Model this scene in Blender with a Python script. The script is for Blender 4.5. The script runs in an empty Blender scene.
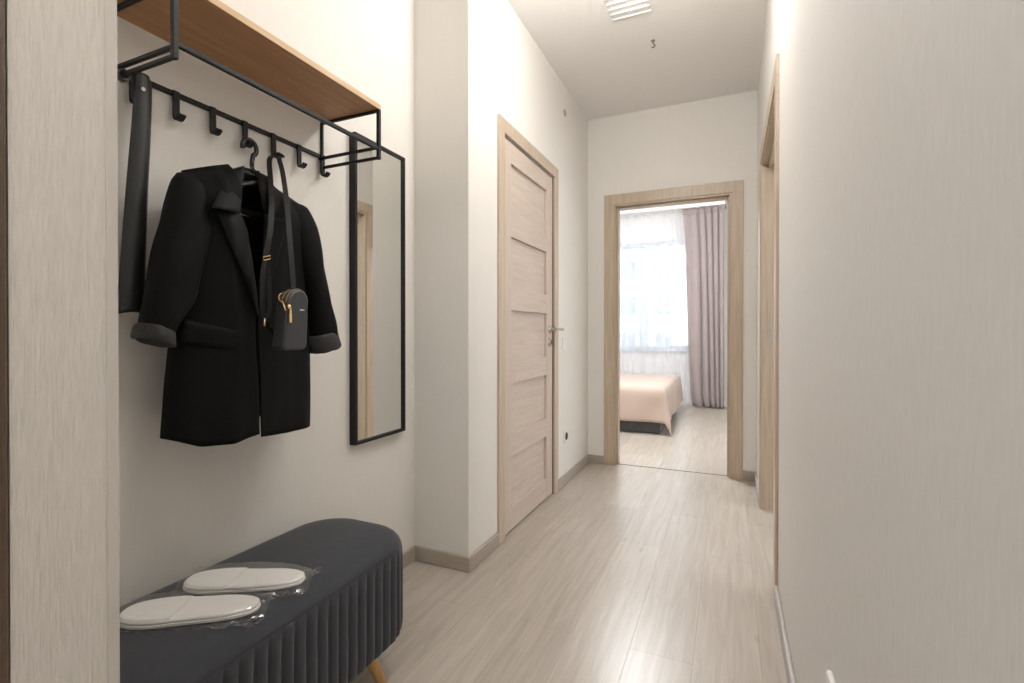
import bpy, bmesh, math, random
from mathutils import Vector, Matrix, noise
random.seed(7)
PI = math.pi
S = bpy.context.scene
COL = S.collection

# ------------------------------------------------------------------ camera
F, YAW, PITCH, H = 490.0, math.radians(24.0), math.radians(-0.3), 1.025
cam = bpy.data.cameras.new('camera')
cam.sensor_width = 36.0
cam.lens = F * 36.0 / 1024.0
cam.shift_y = -6.85 / 1024.0      # perspective corrected verticals
cam.clip_start = 0.02
cam.clip_end = 300
camo = bpy.data.objects.new('camera', cam)
COL.objects.link(camo)
camo.location = (0, 0, H)
camo.rotation_euler = (PI / 2 + PITCH, 0, YAW)
S.camera = camo


def at(u, v, x=None, y=None, z=None):
    """point of the room seen at a pixel, on the plane x, y or z = value (metres)"""
    d = Vector(((u - 512) / F, 1.0, -(v - 334.65) / F))
    d = Matrix.Rotation(YAW, 3, 'Z') @ (Matrix.Rotation(PITCH, 3, 'X') @ d)
    if x is not None:
        t = x / d.x
    elif y is not None:
        t = y / d.y
    else:
        t = (z - H) / d.z
    return Vector((d.x * t, d.y * t, H + d.z * t))


# ------------------------------------------------------------------ materials
def nodes(name):
    m = bpy.data.materials.new(name)
    m.use_nodes = True
    nt = m.node_tree
    return m, nt, nt.nodes['Principled BSDF']


def link(nt, a, b):
    nt.links.new(a, b)


def simple(name, col, rough=0.5, metal=0.0, spec=0.5, bump=None, var=0.0, scale=(60, 60, 60), sheen=0.0):
    """plain colour, with optional noise variation (var) and noise bump (strength, distance)"""
    m, nt, b = nodes(name)
    b.inputs['Base Color'].default_value = (*col, 1)
    b.inputs['Roughness'].default_value = rough
    b.inputs['Metallic'].default_value = metal
    b.inputs['Specular IOR Level'].default_value = spec
    if sheen:
        b.inputs['Sheen Weight'].default_value = sheen
        b.inputs['Sheen Roughness'].default_value = 0.4
    if bump or var:
        tc = nt.nodes.new('ShaderNodeTexCoord')
        mp = nt.nodes.new('ShaderNodeMapping')
        mp.inputs['Scale'].default_value = scale
        nz = nt.nodes.new('ShaderNodeTexNoise')
        nz.inputs['Scale'].default_value = 1.0
        nz.inputs['Detail'].default_value = 4.0
        link(nt, tc.outputs['Object'], mp.inputs['Vector'])
        link(nt, mp.outputs['Vector'], nz.inputs['Vector'])
        if var:
            mx = nt.nodes.new('ShaderNodeMix')
            mx.data_type = 'RGBA'
            mx.inputs['A'].default_value = (*[c * (1 - var) for c in col], 1)
            mx.inputs['B'].default_value = (*[min(1, c * (1 + var)) for c in col], 1)
            link(nt, nz.outputs['Fac'], mx.inputs['Factor'])
            link(nt, mx.outputs['Result'], b.inputs['Base Color'])
        if bump:
            bp = nt.nodes.new('ShaderNodeBump')
            bp.inputs['Strength'].default_value = bump[0]
            bp.inputs['Distance'].default_value = bump[1]
            link(nt, nz.outputs['Fac'], bp.inputs['Height'])
            link(nt, bp.outputs['Normal'], b.inputs['Normal'])
    return m


def wood(name, dark, light, scale=(8, 60, 60), rough=0.45, bump=0.08, bands=0.0):
    m, nt, b = nodes(name)
    tc = nt.nodes.new('ShaderNodeTexCoord')
    mp = nt.nodes.new('ShaderNodeMapping')
    mp.inputs['Scale'].default_value = scale
    nz = nt.nodes.new('ShaderNodeTexNoise')
    nz.inputs['Scale'].default_value = 1.0
    nz.inputs['Detail'].default_value = 6.0
    nz.inputs['Roughness'].default_value = 0.6
    nz.inputs['Distortion'].default_value = 0.4
    rp = nt.nodes.new('ShaderNodeValToRGB')
    rp.color_ramp.elements[0].position = 0.3
    rp.color_ramp.elements[0].color = (*dark, 1)
    rp.color_ramp.elements[1].position = 0.72
    rp.color_ramp.elements[1].color = (*light, 1)
    link(nt, tc.outputs['Object'], mp.inputs['Vector'])
    link(nt, mp.outputs['Vector'], nz.inputs['Vector'])
    link(nt, nz.outputs['Fac'], rp.inputs['Fac'])
    link(nt, rp.outputs['Color'], b.inputs['Base Color'])
    bp = nt.nodes.new('ShaderNodeBump')
    bp.inputs['Strength'].default_value = bump
    bp.inputs['Distance'].default_value = 0.001
    link(nt, nz.outputs['Fac'], bp.inputs['Height'])
    link(nt, bp.outputs['Normal'], b.inputs['Normal'])
    b.inputs['Roughness'].default_value = rough
    return m


def wallpaper(name, col, strength=0.25, sc=(160, 160, 14), var=0.03, dist=0.0012):
    """vinyl wallpaper with fine broken vertical relief"""
    m, nt, b = nodes(name)
    tc = nt.nodes.new('ShaderNodeTexCoord')
    mp = nt.nodes.new('ShaderNodeMapping')
    mp.inputs['Scale'].default_value = sc
    nz = nt.nodes.new('ShaderNodeTexNoise')
    nz.inputs['Scale'].default_value = 1.0
    nz.inputs['Detail'].default_value = 3.0
    nz.inputs['Distortion'].default_value = 0.3
    link(nt, tc.outputs['Object'], mp.inputs['Vector'])
    link(nt, mp.outputs['Vector'], nz.inputs['Vector'])
    rp = nt.nodes.new('ShaderNodeValToRGB')
    rp.color_ramp.elements[0].position = 0.35
    rp.color_ramp.elements[0].color = (*[c * (1 - var) for c in col], 1)
    rp.color_ramp.elements[1].position = 0.65
    rp.color_ramp.elements[1].color = (*[c * (1 + var) for c in col], 1)
    link(nt, nz.outputs['Fac'], rp.inputs['Fac'])
    link(nt, rp.outputs['Color'], b.inputs['Base Color'])
    bp = nt.nodes.new('ShaderNodeBump')
    bp.inputs['Strength'].default_value = strength
    bp.inputs['Distance'].default_value = dist
    link(nt, nz.outputs['Fac'], bp.inputs['Height'])
    link(nt, bp.outputs['Normal'], b.inputs['Normal'])
    b.inputs['Roughness'].default_value = 0.62
    b.inputs['Specular IOR Level'].default_value = 0.35
    return m


def floor_mat():
    m, nt, b = nodes('laminate_planks')
    tc = nt.nodes.new('ShaderNodeTexCoord')
    sp = nt.nodes.new('ShaderNodeSeparateXYZ')
    cb = nt.nodes.new('ShaderNodeCombineXYZ')
    link(nt, tc.outputs['Object'], sp.inputs['Vector'])
    ad = nt.nodes.new('ShaderNodeMath'); ad.operation = 'ADD'; ad.inputs[1].default_value = 20.33
    ax = nt.nodes.new('ShaderNodeMath'); ax.operation = 'ADD'; ax.inputs[1].default_value = 19.79
    link(nt, sp.outputs['Y'], ad.inputs[0])
    link(nt, sp.outputs['X'], ax.inputs[0])
    link(nt, ad.outputs[0], cb.inputs['X'])
    link(nt, ax.outputs[0], cb.inputs['Y'])
    br = nt.nodes.new('ShaderNodeTexBrick')
    br.offset = 0.37
    br.inputs['Scale'].default_value = 1.0
    br.inputs['Brick Width'].default_value = 1.29
    br.inputs['Row Height'].default_value = 0.193
    br.inputs['Mortar Size'].default_value = 0.0012
    br.inputs['Mortar Smooth'].default_value = 0.3
    br.inputs['Bias'].default_value = 0.0
    br.inputs['Color1'].default_value = (0.44, 0.39, 0.338, 1)
    br.inputs['Color2'].default_value = (0.505, 0.452, 0.395, 1)
    br.inputs['Mortar'].default_value = (0.40, 0.34, 0.28, 1)
    link(nt, cb.outputs['Vector'], br.inputs['Vector'])
    mp = nt.nodes.new('ShaderNodeMapping')
    mp.inputs['Scale'].default_value = (42, 2.6, 1)
    link(nt, tc.outputs['Object'], mp.inputs['Vector'])
    nz = nt.nodes.new('ShaderNodeTexNoise')
    nz.inputs['Scale'].default_value = 1.0
    nz.inputs['Detail'].default_value = 7.0
    nz.inputs['Roughness'].default_value = 0.62
    nz.inputs['Distortion'].default_value = 0.8
    link(nt, mp.outputs['Vector'], nz.inputs['Vector'])
    rp = nt.nodes.new('ShaderNodeValToRGB')
    rp.color_ramp.elements[0].position = 0.28
    rp.color_ramp.elements[0].color = (0.78, 0.76, 0.73, 1)
    rp.color_ramp.elements[1].position = 0.7
    rp.color_ramp.elements[1].color = (1.07, 1.07, 1.07, 1)
    link(nt, nz.outputs['Fac'], rp.inputs['Fac'])
    mx = nt.nodes.new('ShaderNodeMix'); mx.data_type = 'RGBA'; mx.blend_type = 'MULTIPLY'
    mx.inputs['Factor'].default_value = 1.0
    link(nt, br.outputs['Color'], mx.inputs['A'])
    link(nt, rp.outputs['Color'], mx.inputs['B'])
    # sparse small knots
    mp2 = nt.nodes.new('ShaderNodeMapping'); mp2.inputs['Scale'].default_value = (9, 3.2, 1)
    link(nt, tc.outputs['Object'], mp2.inputs['Vector'])
    vo = nt.nodes.new('ShaderNodeTexVoronoi'); vo.inputs['Scale'].default_value = 1.0
    link(nt, mp2.outputs['Vector'], vo.inputs['Vector'])
    r2 = nt.nodes.new('ShaderNodeValToRGB')
    r2.color_ramp.elements[0].position = 0.03
    r2.color_ramp.elements[0].color = (0.72, 0.68, 0.62, 1)
    r2.color_ramp.elements[1].position = 0.11
    r2.color_ramp.elements[1].color = (1, 1, 1, 1)
    link(nt, vo.outputs['Distance'], r2.inputs['Fac'])
    m2 = nt.nodes.new('ShaderNodeMix'); m2.data_type = 'RGBA'; m2.blend_type = 'MULTIPLY'
    m2.inputs['Factor'].default_value = 0.6
    link(nt, mx.outputs['Result'], m2.inputs['A'])
    link(nt, r2.outputs['Color'], m2.inputs['B'])
    link(nt, m2.outputs['Result'], b.inputs['Base Color'])
    bp = nt.nodes.new('ShaderNodeBump')
    bp.inputs['Strength'].default_value = 0.25
    bp.inputs['Distance'].default_value = 0.0012
    link(nt, nz.outputs['Fac'], bp.inputs['Height'])
    b2 = nt.nodes.new('ShaderNodeBump')
    b2.inputs['Strength'].default_value = 0.5
    b2.inputs['Distance'].default_value = 0.0015
    b2.invert = True
    link(nt, br.outputs['Fac'], b2.inputs['Height'])
    link(nt, bp.outputs['Normal'], b2.inputs['Normal'])
    link(nt, b2.outputs['Normal'], b.inputs['Normal'])
    b.inputs['Roughness'].default_value = 0.31
    b.inputs['Specular IOR Level'].default_value = 0.7
    return m


def sheer_mat():
    m = bpy.data.materials.new('sheer_voile')
    m.use_nodes = True
    nt = m.node_tree
    nt.nodes.clear()
    out = nt.nodes.new('ShaderNodeOutputMaterial')
    tr = nt.nodes.new('ShaderNodeBsdfTransparent')
    tl = nt.nodes.new('ShaderNodeBsdfTranslucent'); tl.inputs['Color'].default_value = (0.93, 0.94, 0.97, 1)
    df = nt.nodes.new('ShaderNodeBsdfDiffuse'); df.inputs['Color'].default_value = (0.93, 0.94, 0.97, 1)
    a = nt.nodes.new('ShaderNodeMixShader'); a.inputs[0].default_value = 0.4
    c = nt.nodes.new('ShaderNodeMixShader'); c.inputs[0].default_value = 0.38
    link(nt, tl.outputs[0], a.inputs[1]); link(nt, df.outputs[0], a.inputs[2])
    link(nt, tr.outputs[0], c.inputs[1]); link(nt, a.outputs[0], c.inputs[2])
    link(nt, c.outputs[0], out.inputs['Surface'])
    return m


def film_mat():
    m = bpy.data.materials.new('clear_film')
    m.use_nodes = True
    nt = m.node_tree
    nt.nodes.clear()
    out = nt.nodes.new('ShaderNodeOutputMaterial')
    tr = nt.nodes.new('ShaderNodeBsdfTransparent'); tr.inputs['Color'].default_value = (0.97, 0.97, 0.97, 1)
    gl = nt.nodes.new('ShaderNodeBsdfGlossy'); gl.inputs['Roughness'].default_value = 0.12
    gl.inputs['Color'].default_value = (1, 1, 1, 1)
    lw = nt.nodes.new('ShaderNodeLayerWeight'); lw.inputs['Blend'].default_value = 0.5
    pw = nt.nodes.new('ShaderNodeMath'); pw.operation = 'POWER'; pw.inputs[1].default_value = 3.0
    fr = nt.nodes.new('ShaderNodeMath'); fr.operation = 'MULTIPLY_ADD'; fr.inputs[1].default_value = 0.6; fr.inputs[2].default_value = 0.06
    link(nt, lw.outputs['Facing'], pw.inputs[0]); link(nt, pw.outputs[0], fr.inputs[0])
    c = nt.nodes.new('ShaderNodeMixShader')
    link(nt, fr.outputs[0], c.inputs[0])
    link(nt, tr.outputs[0], c.inputs[1]); link(nt, gl.outputs[0], c.inputs[2])
    link(nt, c.outputs[0], out.inputs['Surface'])
    return m


def glass_mat():
    m = bpy.data.materials.new('window_glass')
    m.use_nodes = True
    nt = m.node_tree
    nt.nodes.clear()
    out = nt.nodes.new('ShaderNodeOutputMaterial')
    tr = nt.nodes.new('ShaderNodeBsdfTransparent'); tr.inputs['Color'].default_value = (0.95, 0.97, 0.97, 1)
    gl = nt.nodes.new('ShaderNodeBsdfGlossy'); gl.inputs['Roughness'].default_value = 0.02
    fr = nt.nodes.new('ShaderNodeFresnel'); fr.inputs['IOR'].default_value = 1.45
    c = nt.nodes.new('ShaderNodeMixShader')
    link(nt, fr.outputs[0], c.inputs[0])
    link(nt, tr.outputs[0], c.inputs[1]); link(nt, gl.outputs[0], c.inputs[2])
    link(nt, c.outputs[0], out.inputs['Surface'])
    return m


def emit(name, col, s):
    m, nt, b = nodes(name)
    b.inputs['Base Color'].default_value = (0.9, 0.9, 0.9, 1)
    b.inputs['Emission Color'].default_value = (*col, 1)
    b.inputs['Emission Strength'].default_value = s
    return m


M = {}
M['wall'] = wallpaper('wallpaper_ivory', (0.78, 0.75, 0.70), 0.06, var=0.008)
M['wall_right'] = wallpaper('wallpaper_ivory_relief', (0.74, 0.715, 0.68), 0.3, (190, 170, 26), 0.022, 0.0014)
M['jamb_board'] = wallpaper('embossed_white_wood', (0.66, 0.615, 0.555), 1.0, (60, 400, 26), 0.045, 0.0022)
M['jamb_edge'] = simple('board_edge', (0.56, 0.52, 0.47), 0.5)
M['ceil'] = simple('ceiling_paint', (0.86, 0.835, 0.805), 0.7)
M['bedwall'] = simple('bedroom_paint', (0.86, 0.85, 0.84), 0.8)
M['floor'] = floor_mat()
M['casing'] = wood('bleached_oak', (0.44, 0.345, 0.25), (0.58, 0.475, 0.365), (70, 70, 3.5), 0.36)
M['leaf'] = wood('pale_ash_foil', (0.52, 0.425, 0.35), (0.60, 0.505, 0.425), (40, 40, 3.0), 0.5)
M['leafh'] = wood('pale_ash_foil_crossgrain', (0.51, 0.42, 0.35), (0.60, 0.505, 0.43), (40, 4.0, 50), 0.5)
M['gap'] = simple('dark_gap', (0.10, 0.065, 0.045), 0.7)
M['skirt'] = simple('grey_skirting', (0.40, 0.345, 0.29), 0.5, var=0.08, scale=(6, 6, 80))
M['skirt_light'] = simple('pale_grey_skirting', (0.44, 0.405, 0.375), 0.4)
M['black'] = simple('black_powder_coat', (0.009, 0.009, 0.0095), 0.5, spec=0.35, bump=(0.1, 0.0005), scale=(600, 600, 600))
M['oak'] = wood('oak_veneer', (0.36, 0.175, 0.075), (0.50, 0.265, 0.12), (55, 5, 55), 0.5)
M['oak_edge'] = wood('oak_edge_band', (0.58, 0.38, 0.20), (0.68, 0.47, 0.27), (60, 5, 60), 0.5)
M['mirror'] = simple('mirror_silver', (0.86, 0.87, 0.85), 0.01, 1.0)
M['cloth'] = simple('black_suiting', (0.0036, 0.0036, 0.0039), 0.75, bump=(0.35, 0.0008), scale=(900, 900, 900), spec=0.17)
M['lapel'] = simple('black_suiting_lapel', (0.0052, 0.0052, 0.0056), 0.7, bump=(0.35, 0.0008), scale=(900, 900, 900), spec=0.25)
M['lining'] = simple('charcoal_lining', (0.020, 0.020, 0.021), 0.6, bump=(0.4, 0.004), scale=(70, 70, 70))
M['lining_black'] = simple('black_satin_lining', (0.008, 0.008, 0.008), 0.35)
M['label'] = simple('woven_label', (0.09, 0.088, 0.085), 0.6)
M['plastic'] = simple('gloss_black_plastic', (0.012, 0.012, 0.012), 0.22)
M['steel_black'] = simple('satin_black_metal', (0.016, 0.017, 0.018), 0.36, spec=0.5)
M['leather'] = simple('black_leather', (0.036, 0.038, 0.043), 0.45, bump=(0.3, 0.0006), scale=(500, 500, 500))
M['strap'] = simple('black_strap_leather', (0.006, 0.006, 0.0065), 0.55, spec=0.3)
M['zip'] = simple('brown_zip_tape', (0.20, 0.125, 0.085), 0.5)
M['gold'] = simple('pale_gold', (0.83, 0.62, 0.30), 0.25, 1.0)
M['velvet'] = simple('charcoal_velvet', (0.050, 0.0525, 0.060), 0.82, bump=(0.25, 0.0015), var=0.12, scale=(45, 45, 45), sheen=0.22, spec=0.2)
M['leg'] = wood('beech_leg', (0.56, 0.31, 0.10), (0.70, 0.42, 0.16), (40, 40, 5), 0.4)
M['white_cloth'] = simple('white_terry', (0.86, 0.835, 0.80), 0.9, bump=(0.3, 0.001), scale=(500, 500, 500))
M['white_sole'] = simple('white_foam', (0.80, 0.78, 0.75), 0.7)
M['film'] = film_mat()
M['white_plastic'] = simple('white_plastic', (0.80, 0.77, 0.73), 0.35)
M['grey_plastic'] = simple('grey_plastic', (0.42, 0.39, 0.36), 0.4)
M['hook_grey'] = simple('hook_steel', (0.16, 0.155, 0.15), 0.5)
M['dark'] = simple('dark_recess', (0.03, 0.022, 0.018), 0.5)
M['chrome'] = simple('brushed_nickel', (0.50, 0.47, 0.44), 0.28, 1.0)
M['lamp_white'] = simple('lamp_white', (0.9, 0.89, 0.87), 0.4)
M['led'] = emit('led_diffuser', (1.0, 0.97, 0.93), 0.06)
M['brown_steel'] = simple('brown_door_steel', (0.095, 0.058, 0.038), 0.4, bump=(0.3, 0.001), scale=(300, 300, 300))
M['rubber'] = simple('black_seal', (0.012, 0.012, 0.011), 0.6)
M['curtain'] = simple('mauve_drapery', (0.34, 0.285, 0.28), 0.8, bump=(0.2, 0.001), scale=(300, 300, 300), sheen=0.2)
M['sheer'] = sheer_mat()
M['spread'] = simple('blush_bedspread', (0.50, 0.39, 0.33), 0.85, bump=(0.4, 0.003), scale=(90, 90, 90), sheen=0.15)
M['bed_grey'] = simple('grey_bed_velvet', (0.075, 0.073, 0.075), 0.8, bump=(0.3, 0.003), var=0.25, scale=(30, 30, 30), sheen=0.2)
M['pvc'] = simple('backlit_white_pvc', (0.60, 0.66, 0.72), 0.35)  # white frame, its backlit blue-grey shade put into the colour
M['glass'] = glass_mat()
M['facade'] = simple('grey_render', (0.36, 0.36, 0.365), 0.9, var=0.05, scale=(0.5, 0.5, 0.5))
M['facade_win'] = simple('facade_pane', (0.09, 0.10, 0.11), 0.3)
M['facade_frame'] = simple('facade_frame', (0.26, 0.26, 0.26), 0.6)
M['asphalt'] = simple('asphalt', (0.22, 0.22, 0.22), 0.9, var=0.1, scale=(1, 1, 1))


# ------------------------------------------------------------------ mesh helpers
def obj(name, bm, mat, parent=None, smooth=False, bevel=0.0, loc=None, subsurf=0, solid=0.0, seg=2, autosmooth=None):
    bmesh.ops.recalc_face_normals(bm, faces=bm.faces)
    me = bpy.data.meshes.new(name)
    bm.to_mesh(me)
    bm.free()
    mats = mat if isinstance(mat, (list, tuple)) else [mat]
    for m in mats:
        me.materials.append(m)
    if smooth:
        for p in me.polygons:
            p.use_smooth = True
    o = bpy.data.objects.new(name, me)
    COL.objects.link(o)
    if solid:
        md = o.modifiers.new('solid', 'SOLIDIFY')
        md.thickness = solid
        md.offset = 0
    if bevel:
        md = o.modifiers.new('bevel', 'BEVEL')
        md.width = bevel
        md.segments = seg
        md.limit_method = 'ANGLE'
        md.angle_limit = math.radians(40)
    if subsurf:
        md = o.modifiers.new('subsurf', 'SUBSURF')
        md.levels = md.render_levels = subsurf
    if parent is not None:
        o.parent = parent
        o.matrix_parent_inverse = Matrix.Translation(-parent.location) if parent.type == 'EMPTY' else Matrix.Identity(4)
    return o


def thing(name, label, cat, loc=(0, 0, 0), group=None):
    o = bpy.data.objects.new(name, None)
    o.empty_display_size = 0.1
    o.location = loc
    COL.objects.link(o)
    o['label'] = label
    o['category'] = cat
    if group:
        o['group'] = group
    return o


def tag(o, label, cat, group=None):
    o['label'] = label
    o['category'] = cat
    if group:
        o['group'] = group
    return o


def struct(name, bm, mat, label=None, **k):
    o = obj(name, bm, mat, **k)
    o['kind'] = 'structure'
    if label:
        o['label'] = label
    return o


def struct_root(name, loc=(0, 0, 0), label=None):
    o = bpy.data.objects.new(name, None)
    o.empty_display_size = 0.1
    o.location = loc
    COL.objects.link(o)
    o['kind'] = 'structure'
    if label:
        o['label'] = label
    return o


def box(bm, x0, x1, y0, y1, z0, z1, mi=0):
    vs = [bm.verts.new((x, y, z)) for x in (x0, x1) for y in (y0, y1) for z in (z0, z1)]
    fs = [(0, 1, 3, 2), (4, 6, 7, 5), (0, 4, 5, 1), (2, 3, 7, 6), (0, 2, 6, 4), (1, 5, 7, 3)]
    for f in fs:
        fc = bm.faces.new([vs[i] for i in f])
        fc.material_index = mi
    return vs


def boxes(*lst):
    bm = bmesh.new()
    for b in lst:
        box(bm, *b)
    return bm


def loft(bm, rings, closed=True, cap0=True, cap1=True, mi=0):
    rv = [[bm.verts.new(p) for p in r] for r in rings]
    n = len(rings[0])
    for i in range(len(rv) - 1):
        for j in range(n if closed else n - 1):
            k = (j + 1) % n
            f = bm.faces.new((rv[i][j], rv[i][k], rv[i + 1][k], rv[i + 1][j]))
            f.material_index = mi
    if closed and cap0:
        bm.faces.new(rv[0][::-1]).material_index = mi
    if closed and cap1:
        bm.faces.new(rv[-1]).material_index = mi
    return rv


def frames(pts, closed=False):
    """parallel transport frames along a polyline"""
    pts = [Vector(p) for p in pts]
    n = len(pts)
    T = []
    for i in range(n):
        if closed:
            t = pts[(i + 1) % n] - pts[i - 1]
        else:
            t = pts[min(i + 1, n - 1)] - pts[max(i - 1, 0)]
        T.append(t.normalized())
    up = Vector((0, 0, 1)) if abs(T[0].z) < 0.9 else Vector((1, 0, 0))
    N = (up - T[0] * up.dot(T[0])).normalized()
    out = []
    for i in range(n):
        N = (N - T[i] * N.dot(T[i]))
        N = N.normalized() if N.length > 1e-6 else T[i].orthogonal().normalized()
        out.append((pts[i], T[i], N, T[i].cross(N)))
    return out


def tube(bm, pts, r, n=10, closed=False, mi=0):
    rs = r if isinstance(r, (list, tuple)) else [r] * len(pts)
    rings = []
    for (p, t, a, b), rr in zip(frames(pts, closed), rs):
        rings.append([p + a * (rr * math.cos(2 * PI * k / n)) + b * (rr * math.sin(2 * PI * k / n)) for k in range(n)])
    if closed:
        rings.append(rings[0])
        rv = [[bm.verts.new(p) for p in rr] for rr in rings[:-1]]
        m = len(rv)
        for i in range(m):
            for j in range(n):
                k = (j + 1) % n
                bm.faces.new((rv[i][j], rv[i][k], rv[(i + 1) % m][k], rv[(i + 1) % m][j])).material_index = mi
    else:
        loft(bm, rings, mi=mi)


def sqbar(bm, a, b, w=0.012, h=None):
    """square bar between two points along an axis"""
    h = h or w
    a, b = Vector(a), Vector(b)
    d = (b - a)
    if abs(d.x) > 1e-6 and abs(d.y) < 1e-6 and abs(d.z) < 1e-6:
        box(bm, min(a.x, b.x), max(a.x, b.x), a.y - w / 2, a.y + w / 2, a.z - h / 2, a.z + h / 2)
    elif abs(d.y) > 1e-6 and abs(d.x) < 1e-6 and abs(d.z) < 1e-6:
        box(bm, a.x - w / 2, a.x + w / 2, min(a.y, b.y), max(a.y, b.y), a.z - h / 2, a.z + h / 2)
    else:
        box(bm, a.x - w / 2, a.x + w / 2, a.y - h / 2, a.y + h / 2, min(a.z, b.z), max(a.z, b.z))


def catmull(pts, n=8, closed=False):
    pts = [Vector(p) for p in pts]
    out = []
    m = len(pts)
    rng = range(m) if closed else range(m - 1)
    for i in rng:
        p0 = pts[i - 1] if (closed or i > 0) else pts[0] * 2 - pts[1]
        p1 = pts[i]
        p2 = pts[(i + 1) % m]
        p3 = pts[(i + 2) % m] if (closed or i + 2 < m) else pts[-1] * 2 - pts[-2]
        for k in range(n):
            t = k / n
            out.append(0.5 * ((2 * p1) + (p2 - p0) * t + (2 * p0 - 5 * p1 + 4 * p2 - p3) * t * t + (3 * p1 - p0 - 3 * p2 + p3) * t ** 3))
    if not closed:
        out.append(pts[-1])
    return out


def ribbon(bm, pts, widths, side, thick=0.002, closed=False):
    """flat strap: pts centre line, side = width direction (vector or list)"""
    rings = []
    n = len(pts)
    fr = frames(pts, closed)
    for i, (p, t, a, b) in enumerate(fr):
        s = side[i] if isinstance(side, list) else side
        s = (Vector(s) - t * Vector(s).dot(t)).normalized()
        nn = t.cross(s).normalized()
        w = widths[i] if isinstance(widths, (list, tuple)) else widths
        rings.append([p + s * w / 2 + nn * thick / 2, p - s * w / 2 + nn * thick / 2, p - s * w / 2 - nn * thick / 2, p + s * w / 2 - nn * thick / 2])
    if closed:
        rv = [[bm.verts.new(q) for q in r] for r in rings]
        for i in range(n):
            for j in range(4):
                k = (j + 1) % 4
                bm.faces.new((rv[i][j], rv[i][k], rv[(i + 1) % n][k], rv[(i + 1) % n][j]))
    else:
        loft(bm, rings)


def lerp(a, b, t):
    return a + (b - a) * t


def interp(tab, t):
    """piecewise linear in a table [(t, v), ...] with smooth steps"""
    if t <= tab[0][0]:
        return tab[0][1]
    for (a, va), (b, vb) in zip(tab, tab[1:]):
        if t <= b:
            k = (t - a) / (b - a)
            return va + (vb - va) * k
    return tab[-1][1]


# ------------------------------------------------------------------ room shell
XL, XA, XR, YB, ZC = -1.022, -1.30, 0.168, 3.76, 2.685
YR = 1.838                   # the step between niche and corridor wall
ZB = 2.80                    # bedroom ceiling
XE, YE = -0.72, 0.371        # entrance opening

struct('floor', boxes((-3.4, 3.1, -1.6, 7.6, -0.12, 0.0)), M['floor'], 'pale oak laminate floor running from hall to bedroom')
struct('ceiling', boxes((-1.5, 3.1, 0.19, YB + 0.06, ZC, ZC + 0.12)), M['ceil'], 'plain pale hall ceiling')
struct('ceiling_bedroom', boxes((-3.4, 1.3, YB + 0.06, 7.6, ZB, ZB + 0.12)), M['bedwall'])
struct('wall_niche', boxes((-1.45, XA, 0.19, YR, 0, ZC)), M['wall'], 'ivory niche wall behind the coat rack')
# corridor wall with the closed door's opening cut through it
DY0, DY1, DZ = 2.185, 2.94, 2.005
struct('wall_left', boxes((-1.45, XL, YR, DY0, 0, ZC), (-1.45, XL, DY1, YB, 0, ZC), (-1.45, XL, DY0, DY1, DZ, ZC)), M['wall'],
       'ivory corridor wall with the closed panel door')
RY0, RY1 = 2.18, 3.18
struct('wall_right', boxes((XR, XR + 0.12, 0.19, RY0, 0, ZC), (XR, XR + 0.12, RY1, YB, 0, ZC), (XR, XR + 0.12, RY0, RY1, DZ, ZC)), M['wall_right'],
       'relief textured ivory wall along the right')
BX0, BX1 = -0.815, 0.005
struct('wall_back', boxes((-3.4, BX0, YB, YB + 0.15, 0, ZB), (BX1, 3.1, YB, YB + 0.15, 0, ZB), (BX0, BX1, YB, YB + 0.15, DZ, ZB)), M['wall'],
       'ivory end wall around the bedroom doorway')
struct('wall_front', boxes((-1.45, XE - 0.014, 0.19, YE - 0.012, 0, ZC), (XR, XR + 0.12, -0.1, 0.19, 0, ZC), (XE - 0.014, XR, 0.19, YE - 0.012, 2.12, ZC)), M['wall'])
# landing behind the camera
struct('wall_landing', boxes((-1.6, -1.5, -1.6, 0.19, 0, ZC), (1.1, 1.2, -1.6, 0.19, 0, ZC), (-1.6, 1.2, -1.7, -1.6, 0, ZC), (-1.5, -1.45, 0.14, 0.19, 0, ZC), (XR + 0.12, 1.1, 0.14, 0.19, 0, ZC)), M['bedwall'])
struct('ceiling_landing', boxes((-1.6, 1.2, -1.7, 0.19, ZC, ZC + 0.1)), M['bedwall'])
# bedroom shell
WX0, WX1, WZ0, WZ1, WY = -2.55, -0.48, 0.78, 2.33, 7.36
struct('wall_window', boxes((-3.4, WX0, WY, WY + 0.25, 0, ZB), (WX1, 1.3, WY, WY + 0.25, 0, ZB), (WX0, WX1, WY, WY + 0.25, 0, WZ0), (WX0, WX1, WY, WY + 0.25, WZ1, ZB)), M['bedwall'])
struct('wall_bedroom_left', boxes((-3.4, -3.3, YB + 0.15, WY, 0, ZB)), M['bedwall'])
struct('wall_bedroom_right', boxes((1.2, 1.3, YB + 0.15, WY, 0, ZB)), M['bedwall'])
# the room behind the right hand doorway: its own window faces the light
struct('wall_side_room', boxes((3.0, 3.1, 1.2, YB, 0, 0.85), (3.0, 3.1, 1.2, YB, 2.3, ZC), (3.0, 3.1, 1.2, 1.9, 0.85, 2.3), (3.0, 3.1, 3.3, YB, 0.85, 2.3),
                               (XR + 0.12, 3.1, 1.1, 1.2, 0, ZC)), M['bedwall'])

# skirtings
SK, SH = 0.014, 0.066


def skirting(name, segs, mat):
    bm = bmesh.new()
    for (x0, x1, y0, y1) in segs:
        box(bm, x0, x1, y0, y1, 0, SH)
    return struct(name, bm, mat, bevel=0.005, seg=3)


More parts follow.
